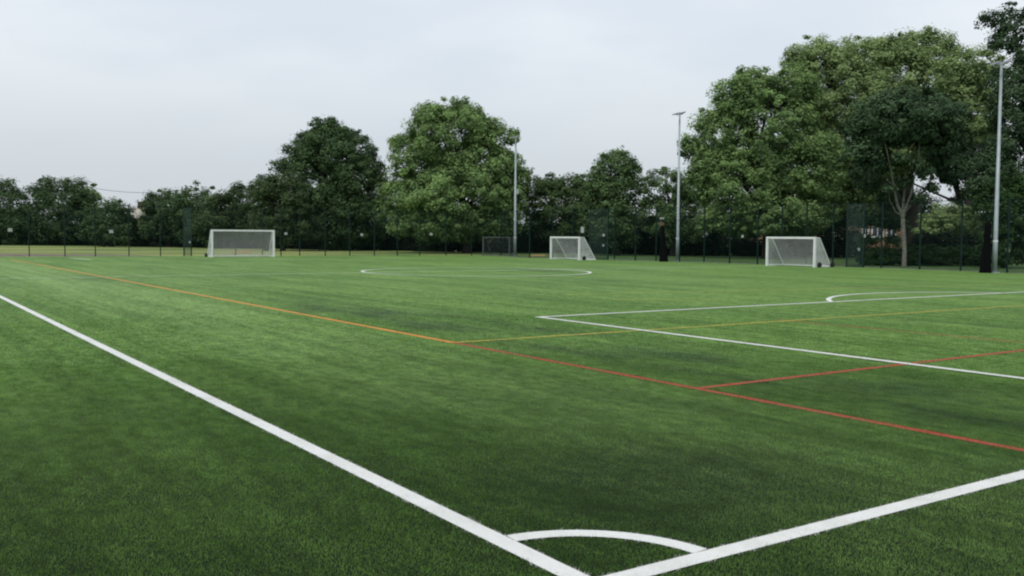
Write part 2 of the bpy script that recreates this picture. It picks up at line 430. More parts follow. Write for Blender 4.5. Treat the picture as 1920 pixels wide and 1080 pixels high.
def run(posts, label, first=True):
    org = fgnd(posts[0]); f = thing('fence', label, 'fence', org)
    for i, x in enumerate(posts):
        if i == 0 and not first: continue
        post(x, f, org=org)
    for a, b in zip(posts, posts[1:]):
        A, B = fgnd(a)-org, fgnd(b)-org
        d = (B-A).normalized(); A2, B2 = A+d*.05, B-d*.05
        for h in (3.0, FH):
            rl = MB(); rl.tube([A2+Vector((0, 0, h)), B2+Vector((0, 0, h))], .022, 4); rl.build('rail', M_FENCE, f)
        if (a, b) in GATES: continue
        mesh_panel(A2, B2, .06, 3.0, .0034, .05, .2, .0).build('mesh_panel', M_FENCE, f)
        mesh_panel(A2, B2, 3.05, FH-.03, .0034, .1, .2, .0).build('mesh_panel', M_FENCE, f)
    return f
run(POSTS_END, 'tall green mesh fence along the far end of the pitch, behind the large goal')
run(POSTS_SIDE, 'tall green mesh fence along the right side, behind the lamp poles', False)
for (a, b), lb in GATES.items():
    A, B = fgnd(a), fgnd(b); d = (B-A).normalized(); nrm = Vector((-d.y, d.x, 0))
    if nrm.y > 0: nrm = -nrm
    A, B = A+nrm*.07+d*.02, B+nrm*.07-d*.02
    g = thing('gate', lb, 'gate', A); o0 = Vector((0, 0, 0)); B = B-A
    fr = MB(); h = FH-.05
    for p in (o0, B): fr.tube([p+Vector((0, 0, .05)), p+Vector((0, 0, h))], .04, 4)
    for z in (.08, 1.3, 2.5, h-.03): fr.tube([o0+d*.03+Vector((0, 0, z)), B-d*.03+Vector((0, 0, z))], .03, 4)
    fr.build('frame', M_GATE, g)
    mesh_panel(o0+nrm*.01, B+nrm*.01, .06, h, .0075, .038, .1, 0).build('mesh_panel', M_GATE, g)
    hd = MB(); m_ = B*.8 + nrm*.06; hd.box((m_.x, m_.y, 1.1), (.12, .06, .18), math.atan2(d.y, d.x)); hd.tube([m_+Vector((0, 0, 1.15))+nrm*.03, m_+Vector((0, 0, 1.15))+nrm*.03-d*.14], .012, 6)
    hd.build('latch', M_STEEL, g)
# kerb between turf and grass, right side
mb = MB(); ks = [x for x in range(900, 2001, 55)]
for a, b in zip(ks, ks[1:]):
    A, B = fgnd(a), fgnd(b); d = (B-A).normalized(); nrm = Vector((-d.y, d.x, 0)); nrm = nrm if nrm.y > 0 else -nrm
    A, B = A+nrm*.12, B+nrm*.12
    c = (A+B)/2; mb.box((c.x, c.y, .0), ((B-A).length-.01, .1, .10), math.atan2(d.y, d.x))
struct(mb.build('kerb', M_KERB), 'low concrete edging under the side fence')

# white notices on the fence
SIGNS = [(20, 431, 'small white sign on the end fence, leftmost one', .30), (209, 434, 'small white sign on the end fence, above the dark bench', .30),
         (536, 438, 'small white sign on the end fence, just right of the large goal', .24), (678, 440, 'small white sign on the end fence, under the right edge of the dark oak', .24),
         (808, 439, 'small white sign on the end fence, below the big round tree', .26), (1133, 441, 'small white sign on the dense gate beside the small goal', .20),
         (1392, 443, 'tiny white sign on the side fence, left of the nearer goal', .2), (1619, 442, 'small white sign on the dense gate by the brick house', .24),
         (1854, 442, 'tiny pale sign on the side fence, squeezed between black net and lamp pole', .2)]
def sign(x, y, lb, s, asp=.85):
    p = fgnd(x); q = P(x, y, p.y)
    xs = POSTS_END if x < 884 else POSTS_SIDE
    a = max(v for v in xs if v <= x); b = min(v for v in xs if v > x)
    d = (fgnd(b)-fgnd(a)).normalized(); rz = math.atan2(d.y, d.x); nrm = Vector((-d.y, d.x, 0)); nrm = nrm if nrm.y < 0 else -nrm
    off = .13 if (a, b) in GATES else .05
    t = thing('fence_sign', lb, 'sign', p+nrm*off+Vector((0, 0, q.z)), rz, 'white signs on the fence')
    mb = MB(); mb.box((0, 0, 0), (s, .008, s*asp)); mb.build('panel', M_SIGN, t)
    mb = MB()
    for zz in (-.3, .3): mb.box((0, .012, zz*s), (s*.9, .014, .02))
    mb.build('bracket', M_STEEL, t)
for a in SIGNS: sign(*a)
sign(1092, 431, 'taller white sign above the right side of the small goal', .30, 1.5)

# ------------------------------------------------------------------ goals
def net(mb, a, b, c, d, n, m, r, sag=0.0):
    """strands over the quad a b c d (a-b bottom, d-c top)"""
    a, b, c, d = map(Vector, (a, b, c, d)); nrm = (b-a).cross(d-a).normalized()
    def pt(s, t): return (a*(1-s)+b*s)*(1-t)+(d*(1-s)+c*s)*t + nrm*(sag*math.sin(math.pi*s)*math.sin(math.pi*t))
    for i in range(n+1): mb.tube([pt(i/n, k/6) for k in range(7)], r, 3, False)
    for j in range(m+1): mb.tube([pt(k/6, j/m) for k in range(7)], r, 3, False)
def goal(label, left, right, W, H, dtop, dbot, back, mats=(M_GOAL, M_NET), wheels=(), fr=.062, nr=.006, step=.085):
    """left / right: feet on the ground; back: +1 when the net lies behind the left->right line seen from the camera"""
    d = (right-left); rz = math.atan2(d.y, d.x)
    g = thing('goal', label, 'goal', left, rz, 'portable football goals')
    mg, mn = mats; q = .045
    for x in (0, W):
        m_ = MB(); m_.box((x, 0, H/2), (fr*2, fr*2, H)); m_.build('upright', mg, g)
    m_ = MB(); m_.box((W/2, 0, H-fr), (W-fr*2-.004, fr*2-.004, fr*2-.004)); m_.build('crossbar', mg, g)
    for x in (0, W):
        m_ = MB(); m_.tube([(x, fr, H-.06), (x, dtop, H-.07), (x, dbot-.03, .12)], .032, 8); m_.build('back_stay', mg, g)
        m_ = MB(); m_.box((x, fr+(dbot-fr)/2+.03, q+.01), (q*2, dbot-fr, q*2)); m_.build('base_bar', mg, g)
    m_ = MB(); m_.box((W/2, dbot, q+.01), (W-q*2-.01, q*2, q*2)); m_.build('rear_bar', mg, g)
    m_ = MB()
    k = lambda L: max(4, int(L/step))
    hs = math.hypot(dbot-dtop, H-.2)
    net(m_, (0, dbot, .1), (W, dbot, .1), (W, dtop, H-.07), (0, dtop, H-.07), k(W), k(hs), nr, .08)
    net(m_, (0, dtop, H-.07), (W, dtop, H-.07), (W, fr, H-.07), (0, fr, H-.07), k(W), k(dtop), nr, -.03)
    for x in (0, W):
        net(m_, (x, fr, .1), (x, dbot, .1), (x, dtop, H-.07), (x, fr, H-.07), k(dbot), k(H), nr)
    m_.build('net', mn, g)
    for x, y in wheels:
        w = thing_part = MB(); w.tube([(x-.06, y, .15), (x+.06, y, .15)], .15, 14)
        w.tube([(x-.075, y, .15), (x+.075, y, .15)], .05, 8)
        w.build('wheel', M_TYRE, g, loc=None)
    return g
a = G(398, 482.2); b = a+ev*4.88
goal('large white goal at the far end of the pitch, facing the camera', a, b, (b-a).length, 2.12, .35, 1.25, 1, wheels=((-.14, 1.15),))
a = G(1438, 498); b = a-eu*3.66; W3 = (b-a).length
goal('nearer white goal on the right side with two black wheels', a, b, W3, 1.84, .45, 1.55, 1, wheels=((W3+.16, .28), (W3+.16, 1.5)))
a = G(1033, 485.8); b = a-eu*3.55; W2 = (b-a).length
goal('smallest looking white goal right of the far lamp pole, one black wheel', a, b, W2, 1.76, .45, 1.55, 1, wheels=((W2+.16, .35),))
a = P(906, 470, 86); a.z = -.05; b = P(955, 470, 84); b.z = -.05
goal('dark grey goal frame standing behind the fence, left of the far lamp pole', a, b, (b-a).length, 1.75, .4, 1.1, 1, (M_GREYGOAL, M_GREYNET), fr=.045)

# ------------------------------------------------------------------ floodlight poles
def lamp(label, x, ybase, H, az, Y=None):
    p = G(x, ybase) if Y is None else P(x, ybase, Y); p.z = 0
    t = thing('floodlight_pole', label, 'lamp pole', p, 0, 'floodlight poles round the pitch')
    mb = MB(); mb.tube([(0, 0, -.05), (0, 0, 1.6), (0, 0, 1.62), (0, 0, H)], [.125, .118, .108, .062], 14); mb.build('pole', M_STEEL, t, True)
    mb = MB(); mb.tube([(0, 0, 1.62), (0, 0, 1.72)], .128, 14); mb.build('collar', M_GOAL, t)
    mb = MB(); mb.box((0, 0, .02), (.4, .4, .05)); mb.build('base_plate', M_STEEL, t)
    c, s = math.cos(az), math.sin(az)
    mb = MB(); mb.tube([(-.34*c, -.34*s, H+.03), (.34*c, .34*s, H+.03)], .028, 8); mb.build('crossarm', M_STEEL, t)
    for k in (-1, 1):
        hx, hy = .27*k*c, .27*k*s
        e = MB(); nx_, ny_ = -s, c                        # heads look across the pitch, tilted down
        if (nx_*-p.x + ny_*-p.y) < 0: nx_, ny_ = -nx_, -ny_
        q = [(-.22, .08), (.40, -.10), (.42, -.18), (-.20, -.04)]
        wv = Vector((c, s, 0)); fv = Vector((nx_, ny_, 0)); vs = []
        for sg in (-1, 1):
            for u_, z_ in q: vs.append(Vector((hx, hy, H+.16))+wv*(.115*sg)+fv*u_+Vector((0, 0, z_)))
        e.add(vs, [(0, 1, 2, 3), (7, 6, 5, 4), (0, 4, 5, 1), (1, 5, 6, 2), (2, 6, 7, 3), (3, 7, 4, 0)])
        e.tube([(hx, hy, H+.02), (hx, hy, H+.16)], .03, 6)
        ho = e.build('lamp_head', M_LAMP, t)
        gl = MB(); o_ = Vector((0, 0, -.008)); gl.poly([vs[3]*.92+vs[6]*.08+o_, vs[2]*.92+vs[7]*.08+o_, vs[6]*.92+vs[3]*.08+o_, vs[7]*.92+vs[2]*.08+o_]); gl.build('lens', M_GLASS, ho)
    return t
along = math.atan2(eu.y, eu.x)
lamp('grey floodlight pole farthest away, standing against the big round tree', 965.5, 480.6, 10.3, along)
lamp('grey floodlight pole in the middle with its lamp heads against the sky', 1270, 489.6, 10.75, along)
lamp('tallest looking grey floodlight pole at the right, nearest of the three', 1864.5, 511.6, 10.85, along)
t = [o for o in bpy.data.objects if o.get('label', '').startswith('grey floodlight pole farthest')][0]
mb = MB(); mb.box((.17, -.02, 5.65), (.22, .16, .42)); mb.build('control_box', M_STEEL, t)

# ------------------------------------------------------------------ gathered divider nets
def gathered(label, x, ybase, H, rb, rt, lean, strap):
    p = G(x, ybase); t = thing('divider_net', label, 'divider net', p, 0, 'gathered black divider nets')
    mb = MB(); n = 40; lv = 14; vs = []; fs = []
    for i in range(lv):
        k = i/(lv-1); r = rb*(1-k)**1.6+rt*(1-(1-k)**1.6) if k < 1 else rt*.4
        for j in range(n):
            a = 2*math.pi*j/n; rr = r*(1+.16*math.sin(a*7+math.sin(k*5)*1.2)+.08*math.sin(a*13+k*9))
            if abs(k-.62) < .05: rr *= .86
            vs.append((rr*math.cos(a)+lean*k, rr*math.sin(a), H*k+.0))
    for i in range(lv-1):
        for j in range(n): fs.append((i*n+j, i*n+(j+1) % n, (i+1)*n+(j+1) % n, (i+1)*n+j))
    fs.append(tuple((lv-1)*n+j for j in range(n)))
    mb.add(vs, fs).build('netting', M_BLACKNET, t, True)
    mb = MB(); mb.tube([(lean*1.0, .0, H-.1), (lean*1.0, 0, H+.28)], .05, 8); mb.build('hanging_post', M_FENCE, t)
    if strap: mb = MB(); mb.box((lean-.06, -.02, H+.1), (.26, .2, .22)); mb.build('strap', M_RUST, t); mb = MB(); mb.box((lean-.06, -.03, H+.5), (.32, .1, .1)); mb.build('pulley_bracket', M_SIGN, t)
    return t
gathered('black net gathered into a tapering bundle with reddish top, left of the middle lamp pole', 1244.5, 490.6, 2.62, .29, .12, -.13, True)
gathered('black net gathered into a tall bundle beside the nearest lamp pole', 1847.5, 511.6, 2.75, .27, .13, .06, False)

# ------------------------------------------------------------------ trees
def leaves(cent, outw, cnt, size, spread, ctint):
    """cnt leaves round every clump centre"""
    n = len(cent)*cnt
    c = np.repeat(cent, cnt, 0); ow = np.repeat(outw, cnt, 0); sp = np.repeat(spread, cnt)[:, None]
    dv = rng.normal(0, 1, (n, 3)); dv /= np.linalg.norm(dv, axis=1)[:, None]+1e-9
    rad = rng.uniform(0, 1, n)**.45
    pos = c+dv*rad[:, None]*sp*np.array([1, 1, .72])
    nr = dv*.55+ow*.5+rng.normal(0, .36, (n, 3))+np.array([0, 0, .6]); nr /= np.linalg.norm(nr, axis=1)[:, None]+1e-9
    t1 = np.cross(nr, rng.normal(0, 1, (n, 3))); t1 /= np.linalg.norm(t1, axis=1)[:, None]+1e-9
    t2 = np.cross(nr, t1)
    L = (size*np.clip(rng.lognormal(-.08, .34, n), .4, 1.8))[:, None]; Wd = L*.36
    q = np.stack([pos-t1*L*.5, pos+t2*Wd+nr*L*.06, pos+t1*L*.5, pos-t2*Wd+nr*L*.06], 1)
    tn = np.clip(np.repeat(ctint, cnt)+rng.normal(0, .07, n), 0, 1)
    return q, tn
def tree(name, label, cat, ells, Y, mat, leaf=.26, cr=1.0, per=70, dens=1.0, trunk=None, bark=None, rt=.32, limbs=9, squash=.9, fray=.22, group=None, flat_bottom=None, crown_part='crown', gap=0.0, extra_stems=(), cap=650, grow=1.07):
    leaf *= .76; cr *= .86; per = int(per*1.5); dens *= 1.4
    """ells: (px, py, rx, ry[, depth offset]) ellipses of the crown as the photograph shows them, at distance Y"""
    E = []
    for e in ells:
        dy = e[4] if len(e) > 4 else 0.0
        c = P(e[0], e[1], Y+dy); k = (Y+dy)/F
        g_ = grow
        E.append((np.array(c), np.array([e[2]*k*g_, max(e[2]*k*squash, 1.0), e[3]*k*g_])))
    base_px = trunk[0] if trunk else (ells[0][0], None)
    b0 = P(base_px[0], 440, Y); b0.z = -.05
    root = thing(name, label, cat, b0, 0, group); org = np.array(b0)
    C, O, T, SPR = [], [], [], []
    for i, (c, r) in enumerate(E):
        area = 4*math.pi*((r[0]*r[1])**1.6/3+(r[0]*r[2])**1.6/3+(r[1]*r[2])**1.6/3)**(1/1.6)
        n = int(min(cap, max(6, dens*area/(cr*cr*1.15))))
        d = rng.normal(0, 1, (n, 3)); d /= np.linalg.norm(d, axis=1)[:, None]
        f = 1-np.abs(rng.normal(0, .17, n)); s = rng.random(n) < fray; f[s] = rng.uniform(1.0, 1.15, s.sum())
        inn = rng.random(n) < .16; f[inn] = rng.uniform(.3, .75, inn.sum())
        p = c+d*r*f[:, None]; bt = np.zeros(n)
        if min(r) > 2.2*cr:                               # boughs: leaf clumps gather on the upper side of limbs
            br = min(1.9*cr, min(r)*.55); nb = max(5, int(n*cr*cr*1.15/(br*br*1.5)))
            bd = rng.normal(0, 1, (nb, 3)); bd /= np.linalg.norm(bd, axis=1)[:, None]
            bc = c+bd*(r-br*.55)*rng.uniform(.80, 1.06, nb)[:, None]; btn = rng.normal(0, .16, nb); bs = rng.uniform(.65, 1.25, nb)
            on = (rng.random(n) < .62) & ~inn; k = rng.integers(0, nb, n)
            dd = rng.normal(0, 1, (n, 3)); dd[:, 2] = dd[:, 2]*.8+.45; dd += bd[k]*.5; dd /= np.linalg.norm(dd, axis=1)[:, None]
            pb = bc[k]+dd*(br*bs[k]*rng.uniform(.35, 1.05, n))[:, None]*np.array([1, 1, .62])
            p[on] = pb[on]; d[on] = (d*.0+dd*.7+bd[k]*.5)[on]; d /= np.linalg.norm(d, axis=1)[:, None]; bt[on] = btn[k][on]; f[on] = np.minimum(f[on], 1)
        keep = np.ones(n, bool)
        for j, (c2, r2) in enumerate(E):
            if j != i: keep &= (np.linalg.norm((p-c2)/r2, axis=1) > .68) | inn
        keep &= p[:, 2] > .05
        if flat_bottom is not None: keep &= (p[:, 2] > flat_bottom) | (rng.random(n) < .12)
        if gap: keep &= rng.random(n) > gap
        C.append(p[keep]); O.append(d[keep]); T.append(np.clip(rng.normal(.45, .2, keep.sum())+bt[keep]+.18*d[keep][:, 2], 0, 1))  # clumps facing up tinted lighter: light from above put into the leaf colour
        SPR.append(np.where(f[keep] > 1, cr*.5, cr)*rng.uniform(.55, 1.25, keep.sum()))
    C, O, T, SPR = map(np.concatenate, (C, O, T, SPR))
    q, tn = leaves(C, O, per, leaf, SPR, T)
    q = q[:, :, :]-org
    # trunk and limbs
    mt = bark or M_BARK; mb = MB(); zc = min(e[0][2] for e in E)
    top = Vector(E[0][0]-org)
    if trunk:
        fork = Vector((0, 0, max(1.2, (P(trunk[0][0], trunk[0][1], Y).z if trunk[0][1] else zc*.5))))
        mb.tube([(0, 0, -.1), (0, 0, .3), (fork.x*.6, fork.y, fork.z*.6), fork, fork.lerp(top, .55), top], [rt*1.35, rt, rt*.86, rt*.8, rt*.45, rt*.12], 9)
        idx = np.argsort(rng.random(len(C)))[:limbs]
        for k in idx:
            e_ = Vector(C[k]-org)
            if e_.z < fork.z*1.25+1: continue
            s_ = fork.lerp(top, random.uniform(0, .5)); m_ = s_.lerp(e_, .5)+Vector((0, 0, (e_-s_).length*.10))
            mb.tube([s_, m_, e_], [rt*.42, rt*.25, rt*.06], 6, False)
    elif not extra_stems:
        for k in range(4):
            e_ = Vector(C[int(rng.integers(len(C)))]-org)
            mb.tube([(random.uniform(-.2, .2), random.uniform(-.2, .2), -.1), e_*.5+Vector((0, 0, .3)), e_], [.09, .06, .02], 5, False)
    for st in extra_stems:
        mb.tube([Vector(P(x, y, Y+(dd or 0)))-b0 for x, y, r_, dd in st], [r_ for x, y, r_, dd in st], 8, False)
    mb.build('trunk' if trunk else 'stem', mt, root, True)
    np_mesh(crown_part, q, 4, mat, tn, root)
    return root

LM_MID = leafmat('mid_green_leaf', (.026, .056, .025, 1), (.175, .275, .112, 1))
LM_DARK = leafmat('dark_green_leaf', (.016, .038, .018, 1), (.100, .165, .066, 1), .18)
LM_OLIVE = leafmat('olive_leaf', (.027, .048, .020, 1), (.112, .172, .076, 1))
LM_OLIVE2 = leafmat('dull_green_leaf', (.024, .050, .020, 1), (.120, .190, .072, 1))
LM_FAR = leafmat('far_green_leaf', (.020, .044, .021, 1), (.115, .185, .080, 1))
LM_PALE = leafmat('pale_green_leaf', (.040, .080, .034, 1), (.285, .425, .155, 1), .3)
LM_YELLOW = leafmat('yellow_green_leaf', (.056, .100, .040, 1), (.370, .490, .205, 1), .3)
LM_DEEP = leafmat('deep_green_leaf', (.012, .028, .017, 1), (.100, .165, .080, 1), .15)
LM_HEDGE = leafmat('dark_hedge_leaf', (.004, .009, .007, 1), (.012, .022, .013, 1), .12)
LM_IVY = leafmat('ivy_leaf', (.018, .045, .016, 1), (.055, .105, .035, 1), .15)

GL = 'trees beyond the end fence on the left'; GM = 'trees beyond the pitch'; GR = 'tall trees on the right'
# far left group
tree('tree', 'dark bushy tree cut by the left edge of the picture', 'tree', [(8, 395, 48, 58), (-48, 385, 50, 60), (-120, 395, 60, 58), (-200, 380, 60, 70), (35, 420, 40, 40)], 140, LM_FAR, .36, 1.5, 60, trunk=[(10, 430)], group=GL)
tree('tree', 'round green tree with a raised left tuft, second from the left edge', 'tree', [(110, 372, 42, 36), (85, 352, 22, 18), (145, 368, 30, 28), (112, 412, 62, 46), (66, 420, 34, 36)], 142, LM_FAR, .36, 1.5, 60, trunk=[(108, 430)], group=GL)
tree('tree', 'slim pale olive tree between the left tuft tree and the low rounded tree', 'tree', [(166, 372, 16, 26), (172, 400, 22, 36)], 146, LM_YELLOW, .34, 1.2, 60, trunk=[(168, 425)], rt=.2, group=GL, dens=.8)
tree('tree', 'low rounded tree just left of the gap in the tree line', 'tree', [(210, 405, 34, 27), (200, 432, 42, 28), (228, 430, 24, 28)], 130, LM_FAR, .34, 1.3, 60, trunk=[(208, 440)], group=GL)
tree('bush', 'yellowish bush in the gap of the tree line below the pale roof', 'bush', [(262, 432, 14, 22), (256, 444, 18, 14)], 136, LM_YELLOW, .3, .9, 50, crown_part='foliage')
tree('tree', 'leafy green tree just right of the gap, behind the narrow gate', 'tree', [(312, 395, 38, 42), (295, 425, 34, 36), (335, 420, 36, 40)], 132, LM_FAR, .34, 1.3, 62, trunk=[(312, 435)], group=GL)
tree('tree', 'dark round topped tree behind the narrow gate and the goal post', 'tree', [(362, 384, 33, 34), (372, 425, 40, 38)], 128, LM_DARK, .34, 1.3, 62, trunk=[(362, 435)], group=GL)
tree('tree', 'brownish green tree right above the large goal', 'tree', [(430, 392, 46, 44), (462, 372, 28, 26), (410, 425, 44, 36), (462, 420, 40, 40)], 122, LM_OLIVE, .32, 1.3, 62, trunk=[(436, 440)], group=GL)
# big dark oak and its shoulder
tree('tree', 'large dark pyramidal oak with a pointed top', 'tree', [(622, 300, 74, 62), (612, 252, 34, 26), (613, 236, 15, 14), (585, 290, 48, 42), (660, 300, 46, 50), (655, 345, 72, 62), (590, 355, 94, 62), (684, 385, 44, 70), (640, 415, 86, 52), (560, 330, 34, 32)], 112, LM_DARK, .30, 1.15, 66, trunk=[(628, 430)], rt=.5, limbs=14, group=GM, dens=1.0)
tree('tree', 'brownish lower tree leaning on the left side of the dark oak', 'tree', [(528, 380, 48, 58), (500, 362, 26, 30), (548, 420, 46, 42), (500, 425, 34, 36)], 106, LM_OLIVE, .28, 1.1, 62, trunk=[(530, 440)], rt=.3, group=GM)
# big round plane tree
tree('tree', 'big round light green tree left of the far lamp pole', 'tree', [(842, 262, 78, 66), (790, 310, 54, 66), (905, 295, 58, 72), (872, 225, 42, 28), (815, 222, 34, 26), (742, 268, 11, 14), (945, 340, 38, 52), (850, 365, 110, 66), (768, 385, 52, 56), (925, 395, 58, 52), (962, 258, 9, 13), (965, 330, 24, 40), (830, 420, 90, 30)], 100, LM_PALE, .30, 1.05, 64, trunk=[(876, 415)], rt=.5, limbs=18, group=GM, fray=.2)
tree('tree', 'bushy dull green tree behind the small goal', 'tree', [(1062, 365, 46, 36), (1008, 378, 34, 46), (1040, 352, 26, 20), (1105, 378, 26, 36), (1060, 410, 60, 48)], 104, LM_OLIVE2, .28, 1.1, 64, trunk=[(1050, 440)], group=GM)
tree('tree', 'green tree with a pointed crown behind the dense gate', 'tree', [(1155, 325, 38, 36), (1158, 296, 15, 14), (1130, 345, 30, 34), (1180, 342, 28, 34), (1155, 375, 58, 50), (1150, 422, 58, 40)], 94, LM_MID, .27, 1.0, 64, trunk=[(1158, 440)], rt=.3, group=GM)
tree('tree', 'bushy green tree behind the middle lamp pole', 'tree', [(1250, 352, 38, 32), (1290, 362, 32, 34), (1232, 400, 30, 36), (1275, 415, 50, 44)], 92, LM_MID, .27, 1.0, 60, trunk=[(1262, 440)], group=GM, gap=.15)
# right hand group
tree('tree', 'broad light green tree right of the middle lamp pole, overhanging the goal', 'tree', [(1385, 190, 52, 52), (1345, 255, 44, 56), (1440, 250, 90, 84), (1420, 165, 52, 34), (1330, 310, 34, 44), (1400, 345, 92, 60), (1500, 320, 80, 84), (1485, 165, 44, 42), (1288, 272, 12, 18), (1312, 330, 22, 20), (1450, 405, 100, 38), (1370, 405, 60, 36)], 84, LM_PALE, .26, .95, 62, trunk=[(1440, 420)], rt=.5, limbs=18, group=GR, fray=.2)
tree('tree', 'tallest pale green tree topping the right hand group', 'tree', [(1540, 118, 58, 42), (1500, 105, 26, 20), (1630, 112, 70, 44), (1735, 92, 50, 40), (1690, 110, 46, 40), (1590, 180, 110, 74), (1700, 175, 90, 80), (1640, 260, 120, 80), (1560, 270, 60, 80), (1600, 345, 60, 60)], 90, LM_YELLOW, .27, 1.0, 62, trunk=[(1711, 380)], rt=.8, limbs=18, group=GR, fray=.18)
tree('tree', 'yellowish green crown between the tallest tree and the dark sprigs', 'tree', [(1820, 128, 48, 36), (1790, 150, 40, 40), (1850, 160, 40, 44), (1815, 215, 60, 60)], 82, LM_YELLOW, .26, .95, 60, trunk=[(1815, 330)], group=GR)
stems = [[(1695, 499.5, 0.163, 0), (1696, 470, 0.136, 0), (1694, 430, 0.136, 0), (1692, 400, 0.129, 0)],
         [(1692, 402, 0.116, 0), (1683, 385, 0.088, 0), (1676, 350, 0.068, 0), (1670, 315, 0.054, -.5), (1662, 280, 0.034, -1), (1655, 250, 0.020, -1)],
         [(1692, 402, 0.095, 0), (1696, 360, 0.075, .3), (1699, 320, 0.061, .6), (1704, 280, 0.048, 1), (1706, 240, 0.020, 1)],
         [(1694, 400, 0.088, 0), (1708, 365, 0.068, -.3), (1715, 330, 0.054, -.5), (1722, 295, 0.041, -.8), (1726, 250, 0.020, -.8)],
         [(1695, 398, 0.082, 0), (1720, 372, 0.068, .4), (1742, 345, 0.054, .8), (1752, 310, 0.041, 1), (1764, 265, 0.020, 1.4)],
         [(1692, 404, 0.048, 0), (1680, 398, 0.034, 0), (1668, 375, 0.020, 0), (1666, 345, 0.014, 0)]]
tree('tree', 'umbrella shaped dark tree with a pale forked trunk near the right end of the fence', 'tree', [(1700, 222, 98, 44), (1652, 245, 58, 38), (1755, 248, 54, 42), (1700, 200, 60, 32), (1622, 290, 34, 42), (1788, 300, 30, 40), (1640, 300, 20, 22, 2.5), (1760, 300, 18, 16, 2.5), (1664, 372, 14, 10, 3), (1634, 345, 22, 14, 3), (1648, 402, 16, 11, 3), (1676, 408, 10, 7, 3), (1655, 414, 20, 7, 4), (1680, 420, 10, 8, 4), (1618, 414, 18, 8, 4), (1628, 448, 18, 5, 4), (1672, 450, 12, 5, 4), (1680, 298, 10, 6, -.6), (1712, 306, 9, 5, -.6), (1738, 322, 10, 5, -.8), (1667, 352, 7, 5, -.6), (1748, 350, 8, 4, -.8), (1700, 342, 5, 4, -.5), (1722, 372, 6, 4, -.4)], 61.5, LM_DEEP, .20, .72, 58, trunk=None, bark=M_PALEBARK, group=GR, extra_stems=stems, dens=.95, cap=520)
tree('tree', 'dark tall tree cut by the right edge with loose sprigs on top', 'tree', [(1902, 42, 34, 30), (1852, 36, 11, 8), (1882, 76, 18, 16), (1945, 100, 42, 50), (1925, 190, 60, 80), (1890, 150, 26, 30), (1895, 260, 46, 70), (1940, 300, 60, 90), (1850, 330, 40, 50)], 72, LM_DEEP, .22, .8, 60, trunk=[(1930, 330)], rt=.4, limbs=12, group=GR, fray=.3, gap=.16)
tree('tree', 'dark tree filling the shade behind the umbrella shaped tree', 'tree', [(1790, 290, 60, 50), (1840, 290, 50, 60), (1770, 250, 60, 50), (1725, 385, 26, 30), (1828, 355, 44, 30), (1610, 370, 60, 42), (1560, 395, 44, 42), (1660, 385, 46, 30)], 96, LM_DEEP, .3, 1.1, 56, trunk=[(1800, 400)], group=GR, gap=.1)
# bushes and hedges
tree('bush', 'bright yellow green bush beyond the fence right of the pale trunk', 'bush', [(1778, 415, 44, 28), (1745, 430, 24, 22), (1815, 428, 34, 26)], 76, LM_YELLOW, .2, .7, 55, crown_part='foliage')
tree('bush', 'tall leafy bush behind the nearest lamp pole', 'bush', [(1880, 380, 42, 44), (1915, 420, 48, 70), (1875, 450, 34, 46), (1930, 380, 40, 60)], 60, LM_IVY, .17, .6, 55, crown_part='foliage')
tree('hedge', 'low ivy green hedge at the foot of the pale trunk', 'hedge', [(1640, 482, 26, 18), (1672, 482, 24, 19), (1715, 480, 24, 20), (1755, 482, 28, 20), (1795, 484, 26, 20), (1830, 486, 26, 22)], 64.5, LM_IVY, .15, .42, 50, crown_part='foliage', cap=260)
tree('hedge', 'dark hedge between the low ivy hedge and the yellow green bush', 'hedge', [(1735, 458, 26, 16), (1775, 458, 30, 18), (1815, 460, 28, 18), (1850, 462, 30, 20)], 68, LM_HEDGE, .17, .5, 50, crown_part='foliage')
def hedge_row(label, x0, x1, yt, yb, Y0, Y1, step, mat, leaf=.3):
    n = max(2, int((x1-x0)/step)); es = []
    for i in range(n+1):
        k = i/n; es.append((x0+(x1-x0)*k, (yt+yb)/2+random.uniform(-3, 3), step*.75, (yb-yt)/2+random.uniform(-3, 5), Y1*k+Y0*(1-k)-Y0))
        es.append((x0+(x1-x0)*(k+.5/n), yb-7, step*.8, 11, Y1*k+Y0*(1-k)-Y0+.5))
    return tree('hedge', label, 'hedge', es, Y0, mat, leaf, 1.0, 46, crown_part='foliage', cap=70, squash=.8)
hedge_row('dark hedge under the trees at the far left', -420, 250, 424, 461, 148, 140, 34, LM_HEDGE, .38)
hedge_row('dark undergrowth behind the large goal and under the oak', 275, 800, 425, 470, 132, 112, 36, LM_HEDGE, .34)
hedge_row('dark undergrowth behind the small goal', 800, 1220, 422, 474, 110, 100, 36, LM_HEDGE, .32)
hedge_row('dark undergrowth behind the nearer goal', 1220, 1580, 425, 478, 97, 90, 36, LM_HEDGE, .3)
# far wood closing the view
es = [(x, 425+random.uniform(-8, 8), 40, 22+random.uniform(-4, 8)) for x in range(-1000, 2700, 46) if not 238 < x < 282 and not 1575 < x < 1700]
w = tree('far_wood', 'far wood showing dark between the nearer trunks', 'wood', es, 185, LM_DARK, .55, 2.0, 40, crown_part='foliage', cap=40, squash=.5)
w['kind'] = 'stuff'

